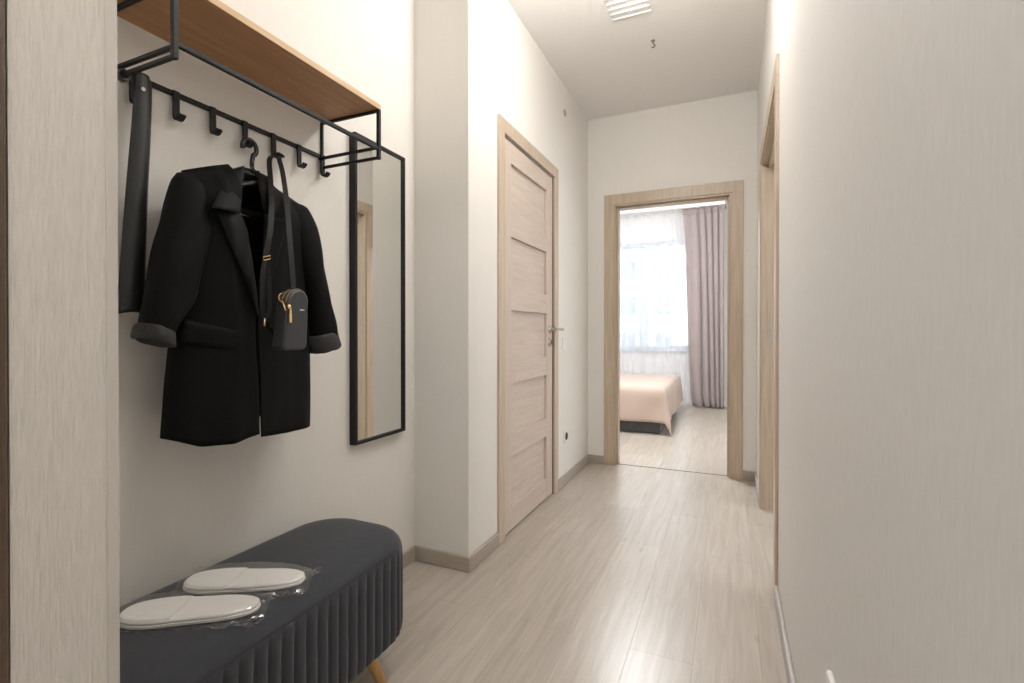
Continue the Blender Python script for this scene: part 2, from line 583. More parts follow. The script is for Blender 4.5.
skirting('baseboard_niche', [(XA, XA + SK, YE, YR - SK)], M['skirt'])
skirting('baseboard_return', [(XA, XL + SK, YR - SK, YR)], M['skirt'])
skirting('baseboard_left', [(XL, XL + SK, YR, 2.117), (XL, XL + SK, 3.008, YB)], M['skirt'])
skirting('baseboard_back', [(XL, -0.889, YB - SK, YB), (0.079, XR, YB - SK, YB)], M['skirt'])
skirting('baseboard_right', [(XR - SK, XR, YE, 2.10)], M['skirt_light'])
skirting('baseboard_right_end', [(XR - SK, XR, 3.262, YB - SK)], M['skirt_light'])

# entrance jamb lining on the left
tr = struct_root('trim_1', (XE, 0.32, 0), 'white embossed board lining the entrance opening')
obj('jamb_board', boxes((XE - 0.014, XE, 0.2655, 0.3565, 0, 2.12)), M['jamb_board'], tr)
bm = boxes((XE - 0.014, XE + 0.0012, 0.3565, YE, 0, 2.12))
obj('corner_bead', bm, M['jamb_edge'], tr, bevel=0.003, seg=3)
sf = struct_root('trim_2', (XE, 0.2, 0), 'brown steel frame of the entrance door')
obj('steel_frame', boxes((XE - 0.05, XE + 0.004, 0.20, 0.2645, 0, 2.12)), M['brown_steel'], sf, bevel=0.006, seg=3)
obj('rubber_seal', boxes((XE - 0.02, XE + 0.006, 0.232, 0.2525, 0, 2.12)), M['rubber'], sf, bevel=0.003)
struct('trim_3', boxes((BX0 + 0.015, BX1 - 0.015, YB + 0.045, YB + 0.053, 0.0002, 0.0018)), M['gap'], 'dark joint line in the floor at the bedroom doorway')


def casing_frame(root, plane, axis, a0, a1, top, w=0.07, t=0.012, sgn=1, foot=0.0):
    """flat architrave around an opening; axis 'y': lies on x = plane, 'x': lies on y = plane"""
    p0, p1 = (plane, plane + sgn * t) if sgn > 0 else (plane + sgn * t, plane)
    def B(s0, s1, z0, z1):
        return (p0, p1, s0, s1, z0, z1) if axis == 'y' else (s0, s1, p0, p1, z0, z1)
    obj('casing', boxes(B(a0 - w, a0, 0, top)), M['casing'], root, bevel=0.002)
    obj('casing', boxes(B(a1, a1 + w, 0, top)), M['casing'], root, bevel=0.002)
    obj('head_casing', boxes(B(a0 - w, a1 + w, top, top + w)), M['casing'], root, bevel=0.002)


# ---- door 1: closed five panel door in the corridor wall
d1 = struct_root('door_1', (XL, 2.56, 0), 'closed pale wooden door with five recessed panels')
casing_frame(d1, XL, 'y', DY0 + 0.003, DY1 - 0.003, 2.003, 0.068, 0.012, 1)
LX0, LX1 = XL - 0.042, XL - 0.004
LY0, LY1 = DY0 + 0.007, DY1 - 0.009
obj('door_lining', boxes((-1.12, XL, DY0, DY0 + 0.003, 0, 2.0), (-1.12, XL, DY1 - 0.003, DY1, 0, 2.0), (-1.12, LX0 - 0.002, DY0, DY1, 0, 2.0)), M['gap'], d1)
pz = [(1.89 - 0.376 * k, 1.89 - 0.376 * k - 0.262) for k in range(5)]
st = 0.105
bm = bmesh.new()
box(bm, LX0, LX1, LY0, LY0 + st, 0.008, 1.995)
box(bm, LX0, LX1, LY1 - st, LY1, 0.008, 1.995)
obj('stile', bm, M['leaf'], d1, bevel=0.0015)
edges = [1.995] + [z for p in pz for z in p] + [0.008]
for k in range(0, len(edges), 2):
    obj('rail', boxes((LX0, LX1 - 0.0006, LY0 + st, LY1 - st, edges[k + 1], edges[k])), M['leafh'], d1, bevel=0.0012)
for (zt, zb) in pz:
    obj('panel', boxes((LX0 + 0.004, LX1 - 0.016, LY0 + st, LY1 - st, zb, zt)), M['leafh'], d1)
for zc in (1.80, 0.235):
    bm = bmesh.new()
    tube(bm, [(XL + 0.006, LY0 - 0.002, zc - 0.05), (XL + 0.006, LY0 - 0.002, zc + 0.05)], 0.006, 10)
    obj('hinge', bm, M['chrome'], d1, smooth=False)


def rosette(bm, c, r, t, n=24):
    loft(bm, [[(c[0] + x, c[1] + rr * math.cos(2 * PI * k / n), c[2] + rr * math.sin(2 * PI * k / n)) for k in range(n)] for x, rr in ((0, r), (t * 0.7, r), (t, r * 0.86))])


hy = LY1 - 0.052
bm = bmesh.new()
rosette(bm, (LX1, hy, 1.042), 0.0255, 0.009)
tube(bm, [(LX1 + 0.008, hy, 1.042), (LX1 + 0.048, hy, 1.042)], 0.0125, 12)
hnd = obj('lever_handle', bm, M['chrome'], d1, smooth=False, bevel=0.0)
bm = bmesh.new()
tube(bm, catmull([(LX1 + 0.046, hy - 0.008, 1.042), (LX1 + 0.050, hy + 0.03, 1.044), (LX1 + 0.050, hy + 0.08, 1.044), (LX1 + 0.047, hy + 0.128, 1.042)], 5), 0.0085, 12)
obj('lever', bm, M['chrome'], hnd, smooth=True)
bm = bmesh.new()
rosette(bm, (LX1, hy, 0.962), 0.0255, 0.009)
lk = obj('lock_rosette', bm, M['chrome'], d1)
bm = bmesh.new()
box(bm, LX1 + 0.009, LX1 + 0.013, hy - 0.005, hy + 0.005, 0.948, 0.976)
obj('thumb_turn', bm, M['dark'], lk, bevel=0.001)

# ---- door 2: doorway into the bedroom
d2 = struct_root('door_2', (-0.4, YB, 0), 'open doorway with oak casing leading to the bedroom')
casing_frame(d2, YB, 'x', BX0 + 0.002, BX1 - 0.002, 2.0, 0.078, 0.012, -1)
obj('jamb', boxes((BX0, BX0 + 0.012, YB - 0.004, YB + 0.155, 0, 2.0)), M['casing'], d2)
obj('jamb', boxes((BX1 - 0.012, BX1, YB - 0.004, YB + 0.155, 0, 2.0)), M['casing'], d2)
obj('head_jamb', boxes((BX0 + 0.012, BX1 - 0.012, YB - 0.004, YB + 0.155, 1.988, 2.0)), M['casing'], d2)
obj('door_stop', boxes((BX0 + 0.012, BX0 + 0.024, YB + 0.03, YB + 0.10, 0, 1.988)), M['casing'], d2, bevel=0.002)
obj('door_stop', boxes((BX1 - 0.024, BX1 - 0.012, YB + 0.03, YB + 0.10, 0, 1.988)), M['casing'], d2, bevel=0.002)
obj('head_stop', boxes((BX0 + 0.024, BX1 - 0.024, YB + 0.03, YB + 0.10, 1.976, 1.988)), M['casing'], d2, bevel=0.002)
for zc in (1.25, 0.30, 0.16):
    bm = bmesh.new()
    tube(bm, [(BX1 - 0.014, YB + 0.118, zc - 0.045), (BX1 - 0.014, YB + 0.118, zc + 0.045)], 0.006, 8)
    obj('hinge', bm, M['chrome'], d2)

# ---- door 3: doorway in the right wall
d3 = struct_root('door_3', (XR, 2.68, 0), 'oak cased doorway in the right wall, seen edge on')
casing_frame(d3, XR, 'y', RY0 + 0.002, RY1 - 0.002, 2.0, 0.078, 0.011, -1)
obj('jamb', boxes((XR - 0.003, XR + 0.16, RY0, RY0 + 0.012, 0, 2.0)), M['casing'], d3)
fj = obj('jamb', boxes((XR - 0.003, XR + 0.16, RY1 - 0.012, RY1, 0, 2.0)), M['casing'], d3)
obj('head_jamb', boxes((XR - 0.003, XR + 0.16, RY0 + 0.012, RY1 - 0.012, 1.985, 2.0)), M['casing'], d3)
obj('head_stop', boxes((XR + 0.03, XR + 0.045, RY0 + 0.012, RY1 - 0.012, 1.965, 1.985)), M['casing'], d3, bevel=0.002)
for z0, z1 in ((1.04, 1.075), (0.965, 0.995)):
    obj('strike_plate', boxes((XR + 0.025, XR + 0.05, RY1 - 0.0145, RY1 - 0.011, z0, z1)), M['chrome'], fj)

# ---- bedroom window
w1 = struct_root('window_1', ((WX0 + WX1) / 2, WY, WZ0), 'white framed bedroom window behind a sheer curtain')
fw = 0.06
bm = boxes((WX0, WX1, WY + 0.03, WY + 0.10, WZ0, WZ0 + fw), (WX0, WX1, WY + 0.03, WY + 0.10, WZ1 - fw, WZ1),
           (WX0, WX0 + fw, WY + 0.03, WY + 0.10, WZ0, WZ1), (WX1 - fw, WX1, WY + 0.03, WY + 0.10, WZ0, WZ1))
obj('frame', bm, M['pvc'], w1, bevel=0.004)
obj('mullion', boxes((-1.235, -1.095, WY + 0.025, WY + 0.10, WZ0 + fw, WZ1 - fw)), M['pvc'], w1, bevel=0.004)
obj('mullion', boxes((-1.93, -1.81, WY + 0.025, WY + 0.10, WZ0 + fw, WZ1 - fw)), M['pvc'], w1, bevel=0.004)
for a, b in ((WX0 + fw, -1.93), (-1.81, -1.235), (-1.095, WX1 - fw)):
    obj('glass_pane', boxes((a, b, WY + 0.062, WY + 0.068, WZ0 + fw, WZ1 - fw)), M['glass'], w1)
obj('window_sill', boxes((WX0 - 0.04, WX1 + 0.04, WY - 0.06, WY + 0.06, WZ0 - 0.03, WZ0)), M['pvc'], w1, bevel=0.006)

# ------------------------------------------------------------------ coat rack
RX0, RXF = XA, -1.050
RYa, RYb = 0.644, 1.288
rack = thing('coat_rack', 'black metal wall coat rack with oak hat shelf and hooks', 'coat rack', (XA, 0.97, 1.6))
sh = obj('shelf_board', boxes((XA + 0.010, RXF + 0.002, RYa - 0.022, RYb + 0.006, 1.752, 1.768)), M['oak'], rack, bevel=0.001)
bm = boxes((RXF + 0.002, RXF + 0.0035, RYa - 0.022, RYb + 0.006, 1.752, 1.768), (XA + 0.010, RXF + 0.002, RYa - 0.0235, RYa - 0.022, 1.752, 1.768))
obj('edge_band', bm, M['oak_edge'], sh)
W = 0.009
for y in (RYa, RYb):
    bm = bmesh.new()
    sqbar(bm, (RXF, y, 1.589), (RXF, y, 1.752), 0.0115)                  # front post
    sqbar(bm, (XA, y, 1.5945), (RXF + W / 2, y, 1.5945), W)         # lower arm
    sqbar(bm, (XA + W / 2, y, 1.58), (XA + W / 2, y, 1.752), W)     # wall post
    sqbar(bm, (XA, y, 1.7475), (RXF + W / 2, y, 1.7475), W)         # under the shelf
    obj('side_frame', bm, M['black'], rack, bevel=0.0015)
bm = bmesh.new()
sqbar(bm, (XA, RYa + W, 1.6235), (RXF, RYa + W, 1.6235), W)
sqbar(bm, (XA, RYb - W, 1.6235), (RXF, RYb - W, 1.6235), W)
sqbar(bm, (RXF - 0.002, RYa + W / 2, 1.6235), (RXF - 0.002, RYb - W / 2, 1.6235), 0.011)
obj('hanging_rod', bm, M['black'], rack, bevel=0.0015)
bm = bmesh.new()
sqbar(bm, (XA + 0.005, RYa, 1.6315), (XA + 0.005, RYb, 1.6315), 0.010, 0.012)
obj('hook_rail', bm, M['black'], rack, bevel=0.001)
HY = [0.695, 0.793, 0.890, 0.987, 1.084, 1.182, 1.283]
for y in HY:
    bm = bmesh.new()
    # flat strip bent into a J
    prof = catmull([(XA + 0.012, y, 1.637), (XA + 0.0125, y, 1.605), (XA + 0.0135, y, 1.574), (XA + 0.018, y, 1.564), (XA + 0.030, y, 1.5635), (XA + 0.040, y, 1.5725)], 5)
    ribbon(bm, prof, [0.015] * len(prof), Vector((0, 1, 0)), 0.0062)
    obj('hook', bm, M['black'], rack)

# ------------------------------------------------------------------ mirror
mx0, mx1, my0, my1, mz0, mz1 = XA + 0.001, XA + 0.03, 1.425, 1.731, 0.603, 1.768
mir = thing('wall_mirror', 'tall narrow mirror in a thin black frame beside the coat rack', 'mirror', (XA, 1.58, mz0))
fwm = 0.0115
bm = boxes((mx0, mx1, my0, my0 + fwm, mz0, mz1), (mx0, mx1, my1 - fwm, my1, mz0, mz1), (mx0, mx1, my0 + fwm, my1 - fwm, mz0, mz0 + fwm), (mx0, mx1, my0 + fwm, my1 - fwm, mz1 - fwm, mz1))
obj('mirror_frame', bm, M['black'], mir)
obj('mirror_glass', boxes((mx0 + 0.002, mx1 - 0.008, my0 + fwm, my1 - fwm, mz0 + fwm, mz1 - fwm)), M['mirror'], mir)

# ------------------------------------------------------------------ shoehorn
shx = XA + 0.070
P = [at(143, 74, x=shx), at(143.5, 90, x=shx), at(142, 130, x=shx), at(139, 180, x=shx), at(136.5, 230, x=shx), at(134.5, 280, x=shx), at(133.5, 312, x=shx)]
pts = catmull(P, 6)
n = len(pts)
rings = []
for i, p in enumerate(pts):
    t = i / (n - 1)
    w = lerp(0.034, 0.056, t ** 1.2)
    if t < 0.03:
        w = 0.026
    r = []
    K = 9
    for k in range(K):
        s = -1 + 2 * k / (K - 1)
        r.append(Vector((p.x - 0.010 * (s * s) * (0.5 + t) + 0.004, p.y + s * w / 2, p.z - (0.006 * s * s if i == n - 1 else 0))))
    rings.append(r)
bm = bmesh.new()
loft(bm, rings, closed=False)
so = obj('shoehorn_blade', bm, M['steel_black'], None, smooth=True, solid=0.003)
shn = thing('shoehorn', 'long black metal shoehorn hanging from the near end of the coat rack', 'shoehorn', (shx, 0.69, 1.08))
so.parent = shn
so.matrix_parent_inverse = Matrix.Translation(-shn.location)
so.name = 'blade'
bm = bmesh.new()   # hanging loop around the lower arm
c0 = Vector((shx - 0.002, RYa, 1.5945))
lp = [c0 + Vector((0, 0.011 * math.cos(a), 0.011 * math.sin(a))) for a in [PI * 2 * k / 20 for k in range(20)]]
ribbon(bm, lp, 0.016, Vector((1, 0, 0)), 0.003, closed=True)
obj('hanging_loop', bm, M['steel_black'], shn, smooth=False)
bm = bmesh.new()
ep = at(143.5, 89, x=shx + 0.0075)
rosette(bm, (ep.x - 0.001, ep.y, ep.z), 0.0045, 0.0015, 14)
obj('eyelet', bm, M['white_plastic'], shn)['label'] = 'pale round eyelet'

# ------------------------------------------------------------------ jacket on its hanger
XJ = -1.195      # mid plane of the garment
hg = thing('clothes_hanger', 'black plastic clothes hanger inside the blazer', 'hanger', (XJ, 0.965, 1.43))
hk = Vector((XA + 0.031, 0.987, 1.569))
bm = bmesh.new()
arc = []
for a in range(200, -61, -20):
    ar = math.radians(a)
    arc.append(Vector((hk.x, hk.y + 0.0225 * math.cos(ar), hk.z - 0.012 + 0.0225 * math.sin(ar))))
arc = arc + [Vector((hk.x + 0.004, hk.y + 0.004, hk.z - 0.065)), Vector((XJ - 0.035, 0.972, 1.475)), Vector((XJ - 0.01, 0.965, 1.44))]
tube(bm, catmull(arc, 3), 0.0066, 10)
obj('hook', bm, M['plastic'], hg, smooth=True)
bm = bmesh.new()
hp = catmull([(XJ + 0.012, 0.80, 1.368), (XJ + 0.008, 0.86, 1.398), (XJ, 0.915, 1.422), (XJ - 0.005, 0.955, 1.434), (XJ, 0.995, 1.420), (XJ + 0.006, 1.035, 1.392), (XJ + 0.008, 1.068, 1.362)], 6)
rings = []
for (p, t, a, b) in frames(hp):
    k = abs(p.y - 0.965) / 0.15
    wv = lerp(0.014, 0.028, min(1, k))
    rings.append([p + Vector((wv * math.cos(q), 0, 0)) + Vector((0, 0, 0.011 * math.sin(q))) for q in [2 * PI * m / 12 for m in range(12)]])
loft(bm, rings)
obj('shoulder_bar', bm, M['plastic'], hg, smooth=True)
bm = bmesh.new()
tube(bm, [(XJ + 0.01, 0.79, 1.335), (XJ + 0.01, 1.09, 1.335)], 0.005, 8)
obj('trouser_bar', bm, M['plastic'], hg, smooth=True)

jk = thing('blazer', 'long black blazer with rolled cuffs hanging on the coat rack', 'blazer', (XJ, 0.93, 0.76))
XF = -1.115      # front surface


def pj(u, v, x=XF):
    return at(u, v, x=x)


def fold(y, z, amp=0.006):
    return amp * noise.noise(Vector((y * 9.0, z * 3.2, 3.7))) + amp * 0.5 * noise.noise(Vector((y * 22.0, z * 5.0, 9.1)))


# outline of the garment in the wall plane (y, z)
def side_l(z):   # outer edge on the left of the photograph
    return interp([(0.76, 0.700), (0.90, 0.710), (1.05, 0.726), (1.18, 0.742), (1.27, 0.752), (1.34, 0.745), (1.42, 0.752)], z)


def side_r(z):
    return interp([(0.74, 1.118), (0.90, 1.122), (1.05, 1.128), (1.18, 1.132), (1.27, 1.135), (1.34, 1.130), (1.42, 1.105)], z)


def edge_table(pix, x):
    t = sorted((p.z, p.y) for p in (at(u, v, x=x) for u, v in pix))
    return t


OL = edge_table([(258, 440), (258, 380), (257.5, 318), (255.5, 288), (251, 258), (247, 230), (240, 212)], XF) + [(1.47, 0.872)]
OR = edge_table([(256, 440), (256, 380), (256, 318), (258.5, 288), (261, 258), (263, 230), (264, 212)], XF - 0.02) + [(1.47, 0.985)]
TS, TN = 1.411, 1.463     # shoulder point and neck point heights


def open_l(z):
    return interp(OL, z)


def open_r(z):
    return interp(OR, z)


def hem_l(s):
    return interp([(0, 0.780), (0.25, 0.757), (0.6, 0.752), (1, 0.762)], s)


def hem_r(s):    # s from the opening to the right edge
    return interp([(0, 0.752), (0.4, 0.746), (1, 0.744)], s)


def surf(side, s, t, y, z):
    e = (1 - s) if side == 'l' else s
    dx = math.sqrt(max(0, 1 - e ** 3.2))
    top = max(0, (t - 0.84) / 0.16)
    d = 0.08 * (1 - top ** 2.2) * dx
    x = XJ - 0.005 + d + fold(y, z, 0.010) * (1 - top) * min(1, dx * 1.5)
    x += 0.010 * max(0, (1.0 - z) / 0.25) * dx
    if side == 'r':
        x -= 0.006
    else:
        x += 0.006 * math.exp(-((s - 0.62) / 0.12) ** 2) * dx
    return x


def surf_at(side, y, z):
    """front surface of a panel at a place of the outline plane"""
    if side == 'l':
        a, b = side_l(z), open_l(z)
        s = min(1, max(0, (y - a) / max(0.01, b - a)))
        t = (z - hem_l(s)) / (lerp(TS, TN, s) - hem_l(s))
    else:
        a, b = open_r(z), side_r(z)
        s = min(1, max(0, (y - a) / max(0.01, b - a)))
        t = (z - hem_r(s)) / (lerp(TN, TS, s) - hem_r(s))
    return surf(side, s, min(1, max(0, t)), y, z)


def panel(side, nx=26, nz=44, back=False):
    bm = bmesh.new()
    rows = []
    for j in range(nz + 1):
        t = j / nz
        row = []
        for i in range(nx + 1):
            s = i / nx
            if back:
                ztop = TS + (TN - TS) * (1 - abs(2 * s - 1)) ** 0.8
                z = lerp(0.792 - 0.02 * s, ztop, t)
                y = lerp(side_l(z), side_r(z), s)
                e = (abs(2 * s - 1)) ** 3
                x = lerp(XJ - 0.075, XJ - 0.005, e)
                x = lerp(x, XJ - 0.006, max(0, (t - 0.86) / 0.14) ** 2)
                x += 0.5 * fold(y + 2, z)
            else:
                ztop = lerp(TS, TN, s) if side == 'l' else lerp(TN, TS, s)
                z = lerp(hem_l(s) if side == 'l' else hem_r(s), ztop, t)
                y = lerp(side_l(z), open_l(z), s) if side == 'l' else lerp(open_r(z), side_r(z), s)
                x = surf(side, s, t, y, z)
            row.append(Vector((x, y, z)))
        rows.append(row)
    loft(bm, rows, closed=False)
    return bm


obj('back_panel', panel('b', back=True), M['lining_black'], jk, smooth=True, solid=0.003)
obj('front_panel', panel('l'), M['cloth'], jk, smooth=True, solid=0.003)
obj('front_panel', panel('r'), M['cloth'], jk, smooth=True, solid=0.003)


def patch(name, left, right, x, mat, nx=6, nz=12, bulge=0.006, solid=0.004, parent=jk, drape=None, off=0.005):
    """sheet between two pixel polylines (left and right edge), at distance x from the wall side"""
    def samp(poly, t):
        L = [0]
        for a, b in zip(poly, poly[1:]):
            L.append(L[-1] + math.hypot(b[0] - a[0], b[1] - a[1]))
        q = t * L[-1]
        for k in range(len(poly) - 1):
            if q <= L[k + 1] + 1e-9:
                f = (q - L[k]) / max(1e-9, L[k + 1] - L[k])
                return tuple(lerp(poly[k][m], poly[k + 1][m], f) for m in range(len(poly[k])))
        return poly[-1]
    rows = []
    for j in range(nz + 1):
        t = j / nz
        a, b = samp(left, t), samp(right, t)
        row = []
        for i in range(nx + 1):
            s = i / nx
            u, v = lerp(a[0], b[0], s), lerp(a[1], b[1], s)
            xa = a[2] if len(a) > 2 else x
            xb = b[2] if len(b) > 2 else x
            if drape:
                xx = XF
                for _ in range(4):
                    q = at(u, v, x=xx)
                    xx = surf_at(drape, q.y, q.z) + off
                row.append(at(u, v, x=xx + bulge * math.sin(PI * s) * math.sin(PI * min(1, t * 1.02)) ** 0.5))
            else:
                row.append(at(u, v, x=lerp(xa, xb, s) + bulge * math.sin(PI * s)))
        rows.append(row)
    bm = bmesh.new()
    loft(bm, rows, closed=False)
    return obj(name, bm, mat, parent, smooth=True, solid=solid)


# lapels and collar leaves (x = distance of their surface)
lx = XF + 0.012
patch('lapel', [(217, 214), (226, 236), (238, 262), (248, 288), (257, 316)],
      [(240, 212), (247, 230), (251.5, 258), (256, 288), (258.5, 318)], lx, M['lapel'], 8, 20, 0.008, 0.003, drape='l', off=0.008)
patch('lapel', [(264, 214), (263.5, 236), (261.5, 262), (259, 288), (257, 317)],
      [(288, 220), (283, 240), (276, 264), (268, 290), (258.5, 318)], lx, M['cloth'], 8, 20, 0.006, 0.003, drape='r', off=0.008)
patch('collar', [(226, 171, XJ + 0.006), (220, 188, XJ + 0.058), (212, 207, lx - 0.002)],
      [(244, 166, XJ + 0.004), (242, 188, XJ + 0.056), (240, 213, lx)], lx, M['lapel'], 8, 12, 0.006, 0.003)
patch('collar', [(256, 171, XJ - 0.01), (259, 190, XJ + 0.035), (264, 213, lx - 0.03)],
      [(268, 177, XJ + 0.0), (278, 193, XJ + 0.045), (289, 213, lx - 0.022)], lx, M['cloth'], 8, 12, 0.005, 0.003)
# collar stand round the back of the neck
patch('collar_stand', [(242, 166.5, XJ), (241, 182, XJ - 0.005)], [(259, 171, XJ - 0.012), (259, 188, XJ - 0.02)], XJ, M['cloth'], 10, 4, -0.04)
patch('neck_label', [(239, 207.5, XJ - 0.055), (239, 212, XJ - 0.055)], [(262, 213, XJ - 0.055), (262, 217.5, XJ - 0.055)], XJ, M['label'], 4, 2, 0.0, 0.002)
# pocket flap on the left panel
patch('pocket_flap', [(183, 319), (181, 342)], [(238.5, 331), (237, 350.5)], lx, M['cloth'], 12, 4, 0.002, 0.002, drape='l', off=0.004)


# sleeves: rings from pixel widths
def sleeve(name, secs, depth):
    rings = []
    C = [(at(a[0], a[1], x=a[4]), at(a[2], a[3], x=a[4])) for a in secs]
    ts = list(range(len(C)))
    # refine
    L = catmull([c[0] for c in C], 6)
    R = catmull([c[1] for c in C], 6)
    m = len(L)
    for i in range(m):
        t = i / (m - 1)
        c = (L[i] + R[i]) / 2
        h = (R[i] - L[i]) / 2
        dd = interp(depth, t)
        r = []
        for k in range(28):
            a = 2 * PI * k / 28
            ca, sa = math.cos(a), math.sin(a)
            q = c + h * (math.copysign(abs(ca) ** 0.85, ca)) + Vector((dd * math.copysign(abs(sa) ** 0.85, sa), 0, 0))
            q += Vector((1, 0.3, 0)) * (0.010 * noise.noise(Vector((q.y * 14, q.z * 9 + a, 1.3)))) * min(1, t * 4)
            r.append(q)
        rings.append(r)
    bm = bmesh.new()
    loft(bm, rings)
    return obj(name, bm, M['cloth'], jk, smooth=True)


sx = XF - 0.045
sl = sleeve('sleeve', [(177, 172.5, 197, 174, XJ), (173.5, 181, 207, 203, XJ + 0.008), (165, 212, 208, 236, XJ + 0.026), (153.5, 252, 202, 262, sx), (146, 290, 190, 298, sx), (142, 318, 174, 324, sx), (142, 334, 169, 340, sx)],
            [(0, 0.010), (0.12, 0.038), (0.3, 0.052), (0.7, 0.048), (1, 0.040)])
sr = sleeve('sleeve', [(276, 196, 296, 203, XJ - 0.004), (279, 213, 304, 215, XJ + 0.004), (288, 245, 314, 246, XJ + 0.02), (300, 285, 322, 284, XJ + 0.03), (308, 318, 328, 316, XJ + 0.03), (311, 338, 331, 334, XJ + 0.03)],
            [(0, 0.010), (0.12, 0.046), (0.3, 0.058), (0.7, 0.05), (1, 0.042)])


def cuff(parent, L0, R0, L1, R1, x, d0, d1):
    a, b, c, d = [at(*p, x=x) for p in (L0, R0, L1, R1)]
    rings = []
    prof = [(0.0, 0.90), (0.03, 1.0), (0.15, 1.05), (0.5, 1.06), (0.85, 1.04), (0.97, 1.0), (1.0, 0.9), (0.93, 0.8), (0.4, 0.78)]
    for t, k in prof:
        l, r = a.lerp(c, t), b.lerp(d, t)
        cc, h = (l + r) / 2, (r - l) / 2 * k
        dd = lerp(d0, d1, t) * k
        ring = []
        for m in range(32):
            q = 2 * PI * m / 32
            pnt = cc + h * math.cos(q) + Vector((dd * math.sin(q), 0, 0))
            pnt += Vector((1, 1, 1.5)) * 0.0035 * noise.noise(pnt * 30)
            ring.append(pnt)
        rings.append(ring)
    bm = bmesh.new()
    loft(bm, rings, cap0=False, cap1=True)
    o = obj('rolled_cuff', bm, M['lining'], jk, smooth=True)
    o['label'] = 'rolled back cuff showing charcoal lining'
    return o


cuff(jk, (139.5, 322.5), (169.5, 332), (136, 336), (170.5, 349), sx, 0.045, 0.047)
cuff(jk, (307, 336), (332, 330), (310, 355), (336.5, 346), XJ + 0.03, 0.046, 0.048)

# ------------------------------------------------------------------ handbag
bx = -1.035
hb = thing('handbag', 'small black crossbody bag with gold zip hanging over the blazer', 'handbag', (bx, 0.94, 1.0))
# local frame of the bag: front plate faces to the photographer's right
bc = at(291.5, 320, x=bx)            # centre of the bag
ang = math.radians(4)            # turn of the front plate about the vertical
nrm = Vector((math.cos(ang), math.sin(ang), 0))     # front direction
wid = Vector((-math.sin(ang), math.cos(ang), 0))    # across the front
tilt = Vector((0, 0, 1)) + wid * 0.10
BW, BH, BD = 0.041, 0.156, 0.040


def arch(k, inset=0.0):
    """outline of the plate: flat bottom with rounded corners, arched top (local across, up)"""
    w, h = BW - inset, BH - 2 * inset
    pts = []
    r = 0.014
    for a in range(180, 271, 18):
        pts.append((-w + r + r * math.cos(math.radians(a)), -h / 2 + r + r * math.sin(math.radians(a))))
    for a in range(270, 361, 18):
        pts.append((w - r + r * math.cos(math.radians(a)), -h / 2 + r + r * math.sin(math.radians(a))))
    for a in range(0, 181, 9):
        pts.append((w * 0.86 * math.cos(math.radians(a)), h / 2 - w * 0.86 + w * 0.86 * math.sin(math.radians(a))))
    return pts


def bag_pt(p, depth):
    return bc + wid * p[0] + tilt * p[1] + nrm * depth


bm = bmesh.new()
loft(bm, [[bag_pt(p, d) for p in arch(0, ins)] for d, ins in ((-BD / 2, 0.006), (-BD / 2 + 0.003, 0.001), (-BD / 2 + 0.008, 0), (BD / 2 - 0.008, 0), (BD / 2 - 0.003, 0.001), (BD / 2, 0.006))])
obj('body', bm, M['leather'], hb, smooth=False, bevel=0.0)
# zip tapes run over the arch on both sides of the gusset
na = len(arch(0))
for dep in (0.007, -0.007):
    bm = bmesh.new()
    path = [bag_pt((p[0] * 1.03, p[1] + 0.001), dep + 0.006) for p in arch(0)[12:]]
    tube(bm, path, 0.0022, 8)
    obj('zip_tape', bm, M['zip'], hb, smooth=True)['label'] = 'brown zip tape over the arched top'
bm = bmesh.new()
z0 = bag_pt((-BW * 0.80, BH / 2 - 0.040), 0.020)
tube(bm, [z0 + wid * -0.002, z0 - Vector((0, 0, 0.012)) + nrm * 0.004], 0.0045, 10)
zp = obj('zip_slider', bm, M['gold'], hb, smooth=True)
bm = bmesh.new()
q0 = z0 - Vector((0, 0, 0.012)) + nrm * 0.005
ribbon(bm, [q0, q0 - Vector((0, 0, 0.018)), q0 - Vector((0, 0, 0.034))], [0.006, 0.0085, 0.0075], wid, 0.003)
obj('zip_pull', bm, M['gold'], zp, bevel=0.001)
bm = bmesh.new()
g0 = bag_pt((-BW * 0.9, BH / 2 - 0.022), -0.002)
ring = [g0 + wid * (0.008 * math.cos(a)) + Vector((0, 0, 0.010 * math.sin(a))) for a in [2 * PI * k / 16 for k in range(16)]]
tube(bm, ring, 0.0018, 8, closed=True)
obj('strap_ring', bm, M['gold'], hb, smooth=True)
bm = bmesh.new()
tube(bm, [g0 + Vector((0, 0, -0.004)), g0 + nrm * 0.010 + Vector((0, 0, -0.022)), g0 + nrm * 0.016 + Vector((0, 0, -0.034))], 0.0036, 8)
obj('swivel_clip', bm, M['gold'], hb, smooth=True)
bm = bmesh.new()
for k in range(5):
    c = bag_pt((0.006 + 0.0032 * k, 0.026), BD / 2 + 0.0004)
    vs = [c + wid * a + tilt * b for a, b in ((-0.0012, -0.0014), (0.0012, -0.0014), (0.0012, 0.0014), (-0.0012, 0.0014))]
    lo = [bm.verts.new(v) for v in vs]
    hi = [bm.verts.new(v + nrm * 0.0006) for v in vs]
    bm.faces.new(hi)
    for i in range(4):
        bm.faces.new((lo[i], lo[(i + 1) % 4], hi[(i + 1) % 4], hi[i]))
obj('stamped_mark', bm, M['white_plastic'], hb)['label'] = 'tiny pale stamped mark on the front'
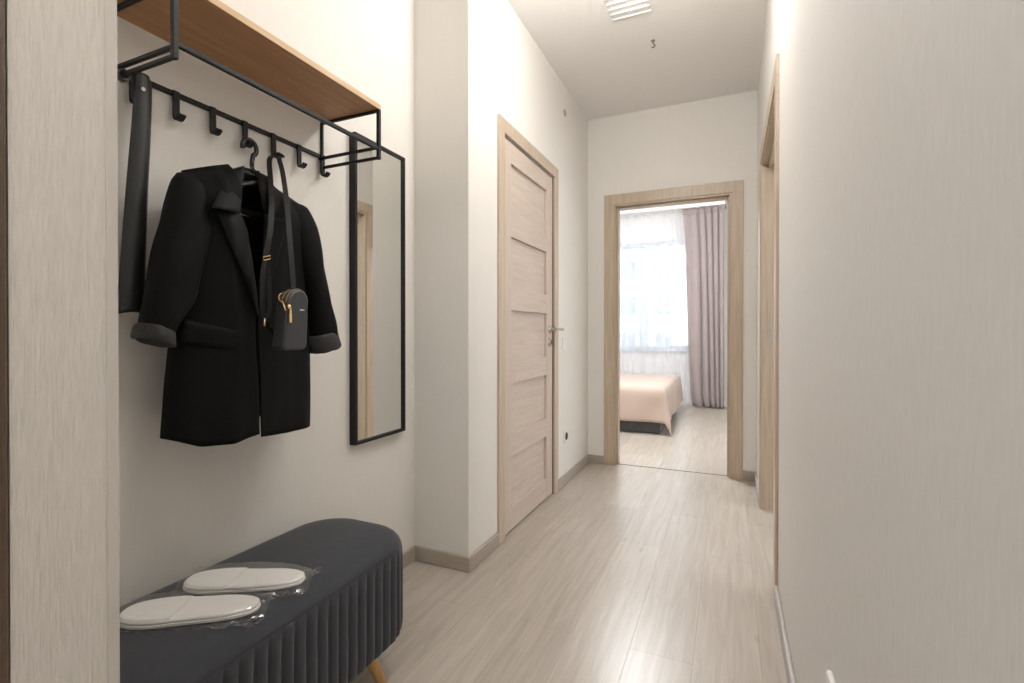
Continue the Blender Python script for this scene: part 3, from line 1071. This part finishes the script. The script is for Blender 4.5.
# strap: up from the bag, over the fifth hook, down to the buckle
hx = XA + 0.030
top = Vector((hx, 1.086, 1.570))
right = [at(293.5, 290, x=bx + 0.005), at(291.5, 262, x=bx - 0.01), at(289, 230, x=-1.07), at(286.5, 200, x=-1.12), at(282.5, 172, x=-1.18), at(279.0, 158, x=-1.225), top + Vector((0.004, 0.012, -0.004)), top + Vector((0.0, 0, 0.0045))]
left = [top + Vector((0, -0.012, -0.004)), at(269.5, 160, x=-1.235), at(270.5, 180, x=-1.17), at(271.5, 205, x=-1.105), at(270, 232, x=-1.075), at(265.5, 257, x=-1.07)]
path = catmull(right + left, 7)
bm = bmesh.new()
npth = len(path)
sides = []
for i in range(npth):
    t = i / (npth - 1)
    # the strap twists so that it lies flat on the hook
    k = math.exp(-((t - 0.57) / 0.13) ** 2)
    sides.append(Vector((0.35 + 0.65 * k, 0.95 * (1 - k), 0)))
ribbon(bm, path, 0.0135, sides, 0.0028)
obj('strap', bm, M['strap'], hb)
bm = bmesh.new()
k0 = at(265.5, 258, x=-1.066)
kk = [k0 + Vector((0.004, 0.010 * a, 0.006 * b)) for a, b in ((-1, -1.2), (1, -0.2), (1, 1.2), (-1, 0.2))]
tube(bm, kk, 0.002, 6, closed=True)
obj('strap_buckle', bm, M['gold'], hb)
l2 = catmull([k0, at(262.5, 275, x=-1.062), at(262, 300, x=-1.06), at(263.5, 319, x=-1.06)], 6)
bm = bmesh.new()
ribbon(bm, l2, 0.011, Vector((0.35, 0.95, 0)), 0.0025)
obj('strap_tail', bm, M['strap'], hb)
l3 = catmull([k0 + Vector((0, 0.006, -0.004)), at(269.5, 285, x=-1.065), at(269.5, 310, x=-1.06), at(266, 320, x=-1.06), at(270, 330, x=-1.065), at(278, 338, x=-1.065)], 6)
bm = bmesh.new()
ribbon(bm, l3, 0.009, Vector((0.35, 0.95, 0)), 0.0025)
obj('strap_return', bm, M['strap'], hb)
bm = bmesh.new()
k1 = at(265, 322, x=-1.052)
tube(bm, [k1 + Vector((0, -0.001, 0.009)), k1 + Vector((0.002, -0.003, -0.010))], 0.0026, 8)
obj('strap_clasp', bm, M['gold'], hb, smooth=True)

# ------------------------------------------------------------------ bench
BXC, BHW, BR = -1.0675, 0.1975, 0.155
BY0, BY1 = 0.400, 1.277
ZLEG, ZTOP = 0.128, 0.426
bench = thing('ottoman_bench', 'charcoal velvet bench with pleated sides and wooden legs', 'bench', (BXC, (BY0 + BY1) / 2, 0))
straight = (BY1 - BY0) - 2 * BR
endlen = 2 * (BHW - BR)
perim = 2 * straight + 2 * endlen + 2 * PI * BR
NP = round(perim / 0.0335)
NS = NP * 10


def stadium(s):
    """point and outward normal at arc length s round the rounded rectangle"""
    s %= perim
    q = PI * BR / 2
    for k, (cx, cy, L, a0) in enumerate(((BXC + BHW - BR, BY0 + BR, straight, 0), (BXC + BHW - BR, BY1 - BR, endlen, 1),
                                         (BXC - BHW + BR, BY1 - BR, straight, 2), (BXC - BHW + BR, BY0 + BR, endlen, 3))):
        nn = Vector((math.cos(a0 * PI / 2), math.sin(a0 * PI / 2), 0))
        tt = Vector((-nn.y, nn.x, 0))
        if s < L:
            return Vector((cx, cy, 0)) + nn * BR + tt * s, nn
        s -= L
        if s < q:
            e = Vector((cx, cy, 0)) + tt * L
            a = a0 * PI / 2 + s / BR
            nn = Vector((math.cos(a), math.sin(a), 0))
            return e + nn * BR, nn
        s -= q
    return Vector((BXC + BHW, BY0 + BR, 0)), Vector((1, 0, 0))


def bench_ring(z, inset, pleat):
    r = []
    for k in range(NS):
        p, nn = stadium(perim * k / NS)
        ph = abs(math.sin(PI * k / 10))
        d = -inset - pleat * (1 - ph ** 0.6)
        q = p + nn * d
        q.z = z
        r.append(q)
    return r


bm = bmesh.new()
prof = [(ZLEG, 0.030, 0.0), (ZLEG + 0.002, 0.014, 0.004), (ZLEG + 0.012, 0.004, 0.008), (ZLEG + 0.03, 0.001, 0.0105)]
prof += [(lerp(ZLEG + 0.05, 0.335, k / 6), 0.0, 0.0105) for k in range(7)]
prof += [(0.352, 0.0, 0.009), (0.366, 0.001, 0.007), (0.378, 0.002, 0.004), (0.386, 0.004, 0.0015), (0.391, 0.0065, 0.0)]
loft(bm, [bench_ring(*p) for p in prof], cap0=True, cap1=False)
obj('pleated_body', bm, M['velvet'], bench, smooth=True)
bm = bmesh.new()
prof = [(0.390, 0.0070, 0), (0.3915, 0.0060, 0), (0.397, 0.0085, 0), (0.4045, 0.0145, 0), (0.4115, 0.0235, 0), (0.4180, 0.036, 0), (0.4215, 0.055, 0), (0.4240, 0.09, 0), (ZTOP, 0.14, 0)]
loft(bm, [bench_ring(*p)[::2] for p in prof], cap0=False, cap1=True)
obj('seat_top', bm, M['velvet'], bench, smooth=True)
for sx_, sy_ in ((1, 1), (1, -1), (-1, 1), (-1, -1)):
    bm = bmesh.new()
    x0, y0 = BXC + sx_ * 0.110, (BY0 + BY1) / 2 + sy_ * 0.262
    x1, y1 = x0 + sx_ * 0.042, y0 + sy_ * 0.042
    pts = [(lerp(x0, x1, t), lerp(y0, y1, t), lerp(ZLEG + 0.006, 0.0, t)) for t in (0, 0.3, 0.7, 1)]
    rings = []
    for (px, py, pz_), rr in zip(pts, (0.021, 0.019, 0.0155, 0.0125)):
        rings.append([(px + rr * math.cos(a), py + rr * math.sin(a), pz_) for a in [2 * PI * k / 20 for k in range(20)]])
    loft(bm, rings)
    obj('leg', bm, M['leg'], bench, smooth=True)


# ------------------------------------------------------------------ slippers in clear film
def slipper(c, ang, z, label, blabel, seed):
    L, Wd = 0.272, 0.102
    ca, sa = math.cos(ang), math.sin(ang)

    def outline(inset=0.0, n=56):
        pts = []
        for k in range(n):
            a = 2 * PI * k / n
            t = math.cos(a)
            w = Wd / 2 * (1.0 - 0.12 * t - 0.10 * math.exp(-((t - 0.1) / 0.35) ** 2))
            x = math.copysign(abs(t) ** 0.9, t) * (L / 2 - inset)
            y = math.copysign(abs(math.sin(a)) ** 0.78, math.sin(a)) * (w - inset) + 0.006 * math.sin(t * 1.6)
            pts.append((x, y))
        return pts

    def W3(x, y, h):
        return Vector((c[0] + x * ca - y * sa, c[1] + x * sa + y * ca, z + h))
    root = thing('slipper', label, 'slipper', (c[0], c[1], z), 'white hotel slippers on the bench')
    bm = bmesh.new()
    loft(bm, [[W3(x, y, h) for x, y in outline(i)] for h, i in ((0.0012, 0.002), (0.003, 0), (0.007, 0), (0.0085, 0.002))])
    obj('sole', bm, M['white_sole'], root, smooth=False)
    bm = bmesh.new()
    loft(bm, [[W3(x, y, h) for x, y in outline(i)] for h, i in ((0.0085, 0.003), (0.0105, 0.0015), (0.0145, 0.002), (0.0165, 0.006), (0.0175, 0.02))])
    obj('footbed', bm, M['white_cloth'], root, smooth=True)
    # the folded-flat upper over the toe half
    bm = bmesh.new()
    N = 56
    o0 = [p for p in outline(0.0035, N) if p[0] < -0.005]
    o0.sort(key=lambda p: math.atan2(p[1], p[0] + 0.005) % (2 * PI))
    rings = []
    for h, i in ((0.0155, 0.0), (0.0185, 0.002), (0.0200, 0.006), (0.0208, 0.016)):
        rings.append([W3(min(x * (1 - i / 0.13), -0.012), y * (1 - i / 0.05), h) for x, y in o0])
    loft(bm, rings)
    obj('upper', bm, M['white_cloth'], root, smooth=False)
    # film pouch: crumpled top sheet lying over the slipper and a flat lower sheet
    bg = thing('plastic_bag', blabel, 'plastic bag', (c[0], c[1], z), 'clear film pouches')
    rnd = random.Random(seed)
    bm = bmesh.new()
    nx, ny = 44, 22
    bl, bw = 0.300, 0.126
    rows = []
    for j in range(ny + 1):
        row = []
        for i in range(nx + 1):
            x = (i / nx - 0.5) * bl + 0.010
            y = (j / ny - 0.5) * bw - 0.004
            # inside the slipper outline the sheet rests on top of it
            e = (x / (L / 2 + 0.004)) ** 2 * 0.9 + (y / (Wd / 2 + 0.006)) ** 2
            f = min(1, max(0, (1.45 - e) / 0.45))
            h = 0.0225 * f * f * (3 - 2 * f) + 0.0022
            amp = 0.0012 + 0.0065 * (1 - f)
            nzv = noise.noise(Vector((x * 55 + seed * 7, y * 55, seed))) + 0.6 * noise.noise(Vector((x * 120, y * 120 + seed * 3, seed)))
            h += amp * (0.55 + nzv * 0.9) if f < 1 else 0.0006 * nzv + 0.0006
            edge = 0.004 * noise.noise(Vector((x * 30, y * 30, seed * 2.0)))
            row.append(W3(x + edge, y + edge, max(0.0012, h)))
        rows.append(row)
    loft(bm, rows, closed=False)
    obj('film_sheet', bm, M['film'], bg, smooth=False)
    return root


ZS = ZTOP + 0.0005
s1 = (at(121, 612, z=ZS + 0.012) + at(260, 605, z=ZS + 0.012)) / 2
d1_ = at(260, 605, z=ZS + 0.012) - at(121, 612, z=ZS + 0.012)
s2 = (at(187, 579, z=ZS + 0.012) + at(304, 578, z=ZS + 0.012)) / 2
d2_ = at(304, 578, z=ZS + 0.012) - at(187, 579, z=ZS + 0.012)
slipper((s1.x, s1.y), math.atan2(d1_.y, d1_.x), ZS, 'white slipper on the bench, the nearer one beside the entrance jamb', 'clear crumpled film bag around the nearer slipper on the bench', 1)
slipper((s2.x, s2.y), math.atan2(d2_.y, d2_.x), ZS, 'white slipper on the bench, the farther one near the bench middle', 'clear crumpled film bag around the farther slipper on the bench', 2)

# ------------------------------------------------------------------ small wall and ceiling fittings
sw = thing('light_switch', 'white light switch on the wall beside the closed door handle', 'light switch', (XL, 3.18, 0.95))
c = at(564, 343, x=XL)
obj('switch_plate', boxes((XL, XL + 0.008, c.y - 0.04, c.y + 0.04, c.z - 0.04, c.z + 0.04)), M['white_plastic'], sw, bevel=0.004, seg=3)
obj('rocker', boxes((XL + 0.008, XL + 0.012, c.y - 0.026, c.y + 0.026, c.z - 0.026, c.z + 0.026)), M['white_plastic'], sw, bevel=0.002)


def socket(name_label, side, cy, cz, plug=False, s=0.041):
    x0 = XL if side < 0 else XR
    sg = 1 if side < 0 else -1
    o = thing('power_socket', name_label, 'power socket', (x0, cy, cz))
    def B(a, b, y0, y1, z0, z1):
        xa, xb = x0 + sg * a, x0 + sg * b
        return (min(xa, xb), max(xa, xb), y0, y1, z0, z1)
    obj('socket_plate', boxes(B(0, 0.010, cy - s, cy + s, cz - s, cz + s)), M['white_plastic'], o, bevel=0.004, seg=3)
    bm = bmesh.new()
    n = 24
    loft(bm, [[(x0 + sg * xx, cy + r * math.cos(2 * PI * k / n), cz + r * math.sin(2 * PI * k / n)) for k in range(n)] for xx, r in ((0.0101, 0.026), (0.0125, 0.026), (0.0125, 0.022), (0.0103, 0.021))])
    obj('socket_well', bm, M['dark'] if plug else M['white_plastic'], o)
    return o


c = at(565, 436, x=XL)
socket('white wall socket with a dark well low beside the closed door', -1, c.y, c.z, True)
cr = at(824.5, 668, x=XR - 0.012)
socket('white wall socket low on the right wall near the camera', 1, cr.y - 0.041, cr.z - 0.041)
c = at(564.6, 113, x=XL)
bm = bmesh.new()
rosette(bm, (XL, c.y, c.z), 0.022, 0.006)
jc = obj('cable_cover', bm, M['grey_plastic'])
tag(jc, 'small grey round cable cover high on the corridor wall', 'cable cover')

# ceiling lamp: frame with parallel diffuser bars (only its far end is in the photograph)
lamp = thing('ceiling_light', 'white ceiling light of parallel bars at the top of the hall', 'ceiling light', (-0.48, 2.36, ZC))
lx0, lx1, ly0, ly1 = -0.575, -0.375, 1.75, 2.605
obj('base_plate', boxes((lx0 + 0.012, lx1 - 0.012, ly0 + 0.02, ly1 - 0.02, ZC - 0.004, ZC)), M['lamp_white'], lamp)
y = ly1 - 0.012
while y > ly0:
    bm = bmesh.new()
    tube(bm, [(lx0, y, ZC - 0.0085), (lx1, y, ZC - 0.0085)], 0.0045, 10)
    obj('diffuser_bar', bm, M['led'], lamp, smooth=True)
    y -= 0.043

ch = thing('ceiling_hook', 'small grey metal hook on the hall ceiling', 'hook', (-0.41, 2.92, ZC))
c = at(653, 40.5, z=ZC)
bm = bmesh.new()
n = 16
loft(bm, [[(c.x + r * math.cos(2 * PI * k / n), c.y + r * math.sin(2 * PI * k / n), z) for k in range(n)] for z, r in ((ZC, 0.012), (ZC - 0.004, 0.011), (ZC - 0.008, 0.004))])
obj('hook_plate', bm, M['hook_grey'], ch)
bm = bmesh.new()
tube(bm, catmull([(c.x, c.y, ZC - 0.006), (c.x + 0.002, c.y, ZC - 0.02), (c.x + 0.010, c.y, ZC - 0.030), (c.x + 0.004, c.y, ZC - 0.040), (c.x - 0.008, c.y, ZC - 0.036)], 5), 0.0035, 8)
obj('hook_wire', bm, M['hook_grey'], ch, smooth=True)

# ------------------------------------------------------------------ bedroom
bed = thing('bed', 'bed with blush bedspread over a grey upholstered base', 'bed', (-1.6, 5.9, 0))
ex, ey0, ey1 = -0.64, 5.075, 6.72
obj('bed_base', boxes((-2.75, ex, ey0, ey1, 0.0, 0.24)), M['bed_grey'], bed, bevel=0.02, seg=4)
obj('mattress', boxes((-2.74, ex - 0.01, ey0 + 0.01, ey1 - 0.01, 0.24, 0.425)), M['white_cloth'], bed, bevel=0.05, seg=4)
# bedspread: top sheet, falling over the foot (right) and the near side
bm = bmesh.new()
rows = []
ZT, RC = 0.468, 0.05
A = [i * 0.025 for i in range(0, 14)]
xs = [-2.7 + 0.1 * i for i in range(20)] + [ex - 0.06, ex - 0.03]
ex += 0.035
gx = [(x, 0.0) for x in xs] + [(ex + 0.006, a) for a in A]
ys = [ey0 + 0.06 + 0.09 * i for i in range(18)]
gy = [(ey0 - 0.006, 0.345 * (1 - k / 13)) for k in range(13)] + [(ey0 + 0.02, 0)] + [(y, 0) for y in ys]
for (yy, b) in gy:
    row = []
    for (xx, a) in gx:
        drop = math.sqrt(a * a + b * b)
        flare = 0.10 * drop + 0.012 * min(1, drop / 0.08)
        ux, uy = (a / drop, b / drop) if drop > 1e-6 else (0, 0)
        rip = 0.012 * min(1, drop / 0.2) * math.sin((xx * 14 if b > a else yy * 12) + 1.3 * (a + b) * 6)
        z = ZT - max(0, drop - 0.01) - (0.008 if drop > 0 else 0)
        z += 0.006 * noise.noise(Vector((xx * 3, yy * 3, 2)))
        corner = min(a, b) / 0.3
        row.append(Vector((xx + ux * (flare + rip) + 0.03 * corner, yy - uy * (flare + rip) - 0.03 * corner, max(0.012, z))))
    rows.append(row)
loft(bm, rows, closed=False)
obj('bedspread', bm, M['spread'], bed, smooth=True, solid=0.008)

# drapery
cu = thing('curtain', 'mauve drape hanging to the floor right of the bedroom window', 'curtain', (-0.32, 7.1, 0))
bm = bmesh.new()
nu, nz = 150, 40
rows = []
for j in range(nz + 1):
    t = j / nz
    z = lerp(0.012, 2.70, t)
    l = interp([(0, -0.475), (0.05, -0.500), (0.2, -0.525), (0.5, -0.545), (0.85, -0.580), (1, -0.600)], t)
    r = interp([(0, -0.085), (0.3, -0.085), (1, -0.095)], t)
    row = []
    for i in range(nu + 1):
        s = i / nu
        amp = lerp(0.050, 0.024, t) * (0.45 + 0.55 * s)
        ph = 2 * PI * (s * 2.0 + s * s * 2.9 + 0.10 * math.sin(t * 3 + s * 7))
        y = 7.09 + amp * math.sin(ph) + (0.006 * math.sin(ph * 3 + 1) * t ** 6)
        x = lerp(l, r, s) + 0.012 * math.cos(ph)
        zz = z
        if t < 0.06:
            zz += 0.05 * max(0, 0.25 - s) * (1 - t / 0.06)
        row.append(Vector((x, y, zz)))
    rows.append(row)
loft(bm, rows, closed=False)
obj('drape', bm, M['curtain'], cu, smooth=True, solid=0.004)
bm = bmesh.new()
rows = []
for z in (2.62, 2.66, 2.705):
    rows.append([Vector((lerp(-0.600, -0.095, i / 160), 7.083 + 0.026 * math.sin(2 * PI * (i / 160 * 2.0 + (i / 160) ** 2 * 2.9 + 0.10 * math.sin(3 + i / 160 * 7))) * (0.45 + 0.55 * i / 160) * 0.95 - 0.004 + 0.004 * math.sin(i * 0.9), z)) for i in range(161)])
loft(bm, rows, closed=False)
obj('gathered_heading', bm, M['curtain'], cu, smooth=True, solid=0.004)

bm = bmesh.new()
nu = 420
rows = []
for z in (0.012, 0.6, 1.3, 2.0, 2.705):
    row = []
    for i in range(nu + 1):
        s = i / nu
        x = lerp(-2.75, -0.43, s)
        ph = 2 * PI * (s * 22 + 0.5 * math.sin(s * 13) + 0.05 * z)
        row.append(Vector((x, 7.215 + 0.014 * math.sin(ph), z)))
    rows.append(row)
loft(bm, rows, closed=False)
shc = obj('sheer_curtain', bm, M['sheer'], smooth=True)
tag(shc, 'white sheer curtain across the bedroom window', 'curtain')

cr_ = thing('curtain_cornice', 'white ceiling mounted curtain cornice above the bedroom window', 'curtain rail', (-1.4, 7.1, 2.7))
obj('rail_housing', boxes((-2.9, -0.066, 7.02, 7.27, 2.708, ZB)), M['bedwall'], cr_, bevel=0.003)
obj('end_cap', boxes((-0.066, -0.050, 7.018, 7.272, 2.70, ZB)), M['grey_plastic'], cr_, bevel=0.003)

# ------------------------------------------------------------------ outside
gr = struct('floor_street', boxes((-60, 60, 9.0, 60, -9.2, -9.0)), M['asphalt'])
bd = thing('apartment_building', 'pale apartment block opposite, faint through the sheer curtain', 'building', (-10, 44, -9))
obj('facade', boxes((-34, 14, 42, 50, -9, 17)), M['facade'], bd)
for r_ in range(7):
    for c_ in range(6):
        x = -14.5 + c_ * 2.9
        z = -6.6 + r_ * 3.0
        fo = obj('window', boxes((x, x + 1.5, 41.93, 42.0, z, z + 1.7)), M['facade_frame'], bd)
        obj('pane', boxes((x + 0.1, x + 0.7, 41.90, 41.93, z + 0.1, z + 1.6), (x + 0.8, x + 1.4, 41.90, 41.93, z + 0.1, z + 1.6)), M['facade_win'], fo)

# ------------------------------------------------------------------ light
w = bpy.data.worlds.new('sky')
S.world = w
w.use_nodes = True
bgn = w.node_tree.nodes['Background']
bgn.inputs['Color'].default_value = (0.90, 0.95, 1.0, 1)
bgn.inputs['Strength'].default_value = 6.8


def light(name, kind, loc, energy, col, **k):
    l = bpy.data.lights.new(name, kind)
    l.energy = energy
    l.color = col
    for a, b in k.items():
        setattr(l, a, b)
    o = bpy.data.objects.new(name, l)
    o.location = loc
    COL.objects.link(o)
    return o


light('hall_lamp', 'POINT', (-0.40, 1.89, 2.47), 17, (1.0, 0.98, 0.955), shadow_soft_size=0.07)
light('entrance_fill', 'POINT', (-0.02, 1.02, 2.58), 9.5, (1.0, 0.98, 0.96), shadow_soft_size=0.12)  # unseen fill light, added to lift the niche wall and bench
light('landing_fill', 'POINT', (-0.2, -0.8, 2.5), 26, (1.0, 0.985, 0.97), shadow_soft_size=0.1)  # added fill from behind the camera, stands for no known lamp
light('bedroom_fill', 'POINT', (-0.9, 4.75, 2.45), 105, (0.96, 0.98, 1.0), shadow_soft_size=0.15)  # unseen fill, added to brighten the bedroom beyond its window light

S.view_settings.view_transform = 'Standard'
S.view_settings.look = 'None'
S.view_settings.exposure = 0.25
S.view_settings.gamma = 1.0
S.view_settings.use_curve_mapping = False
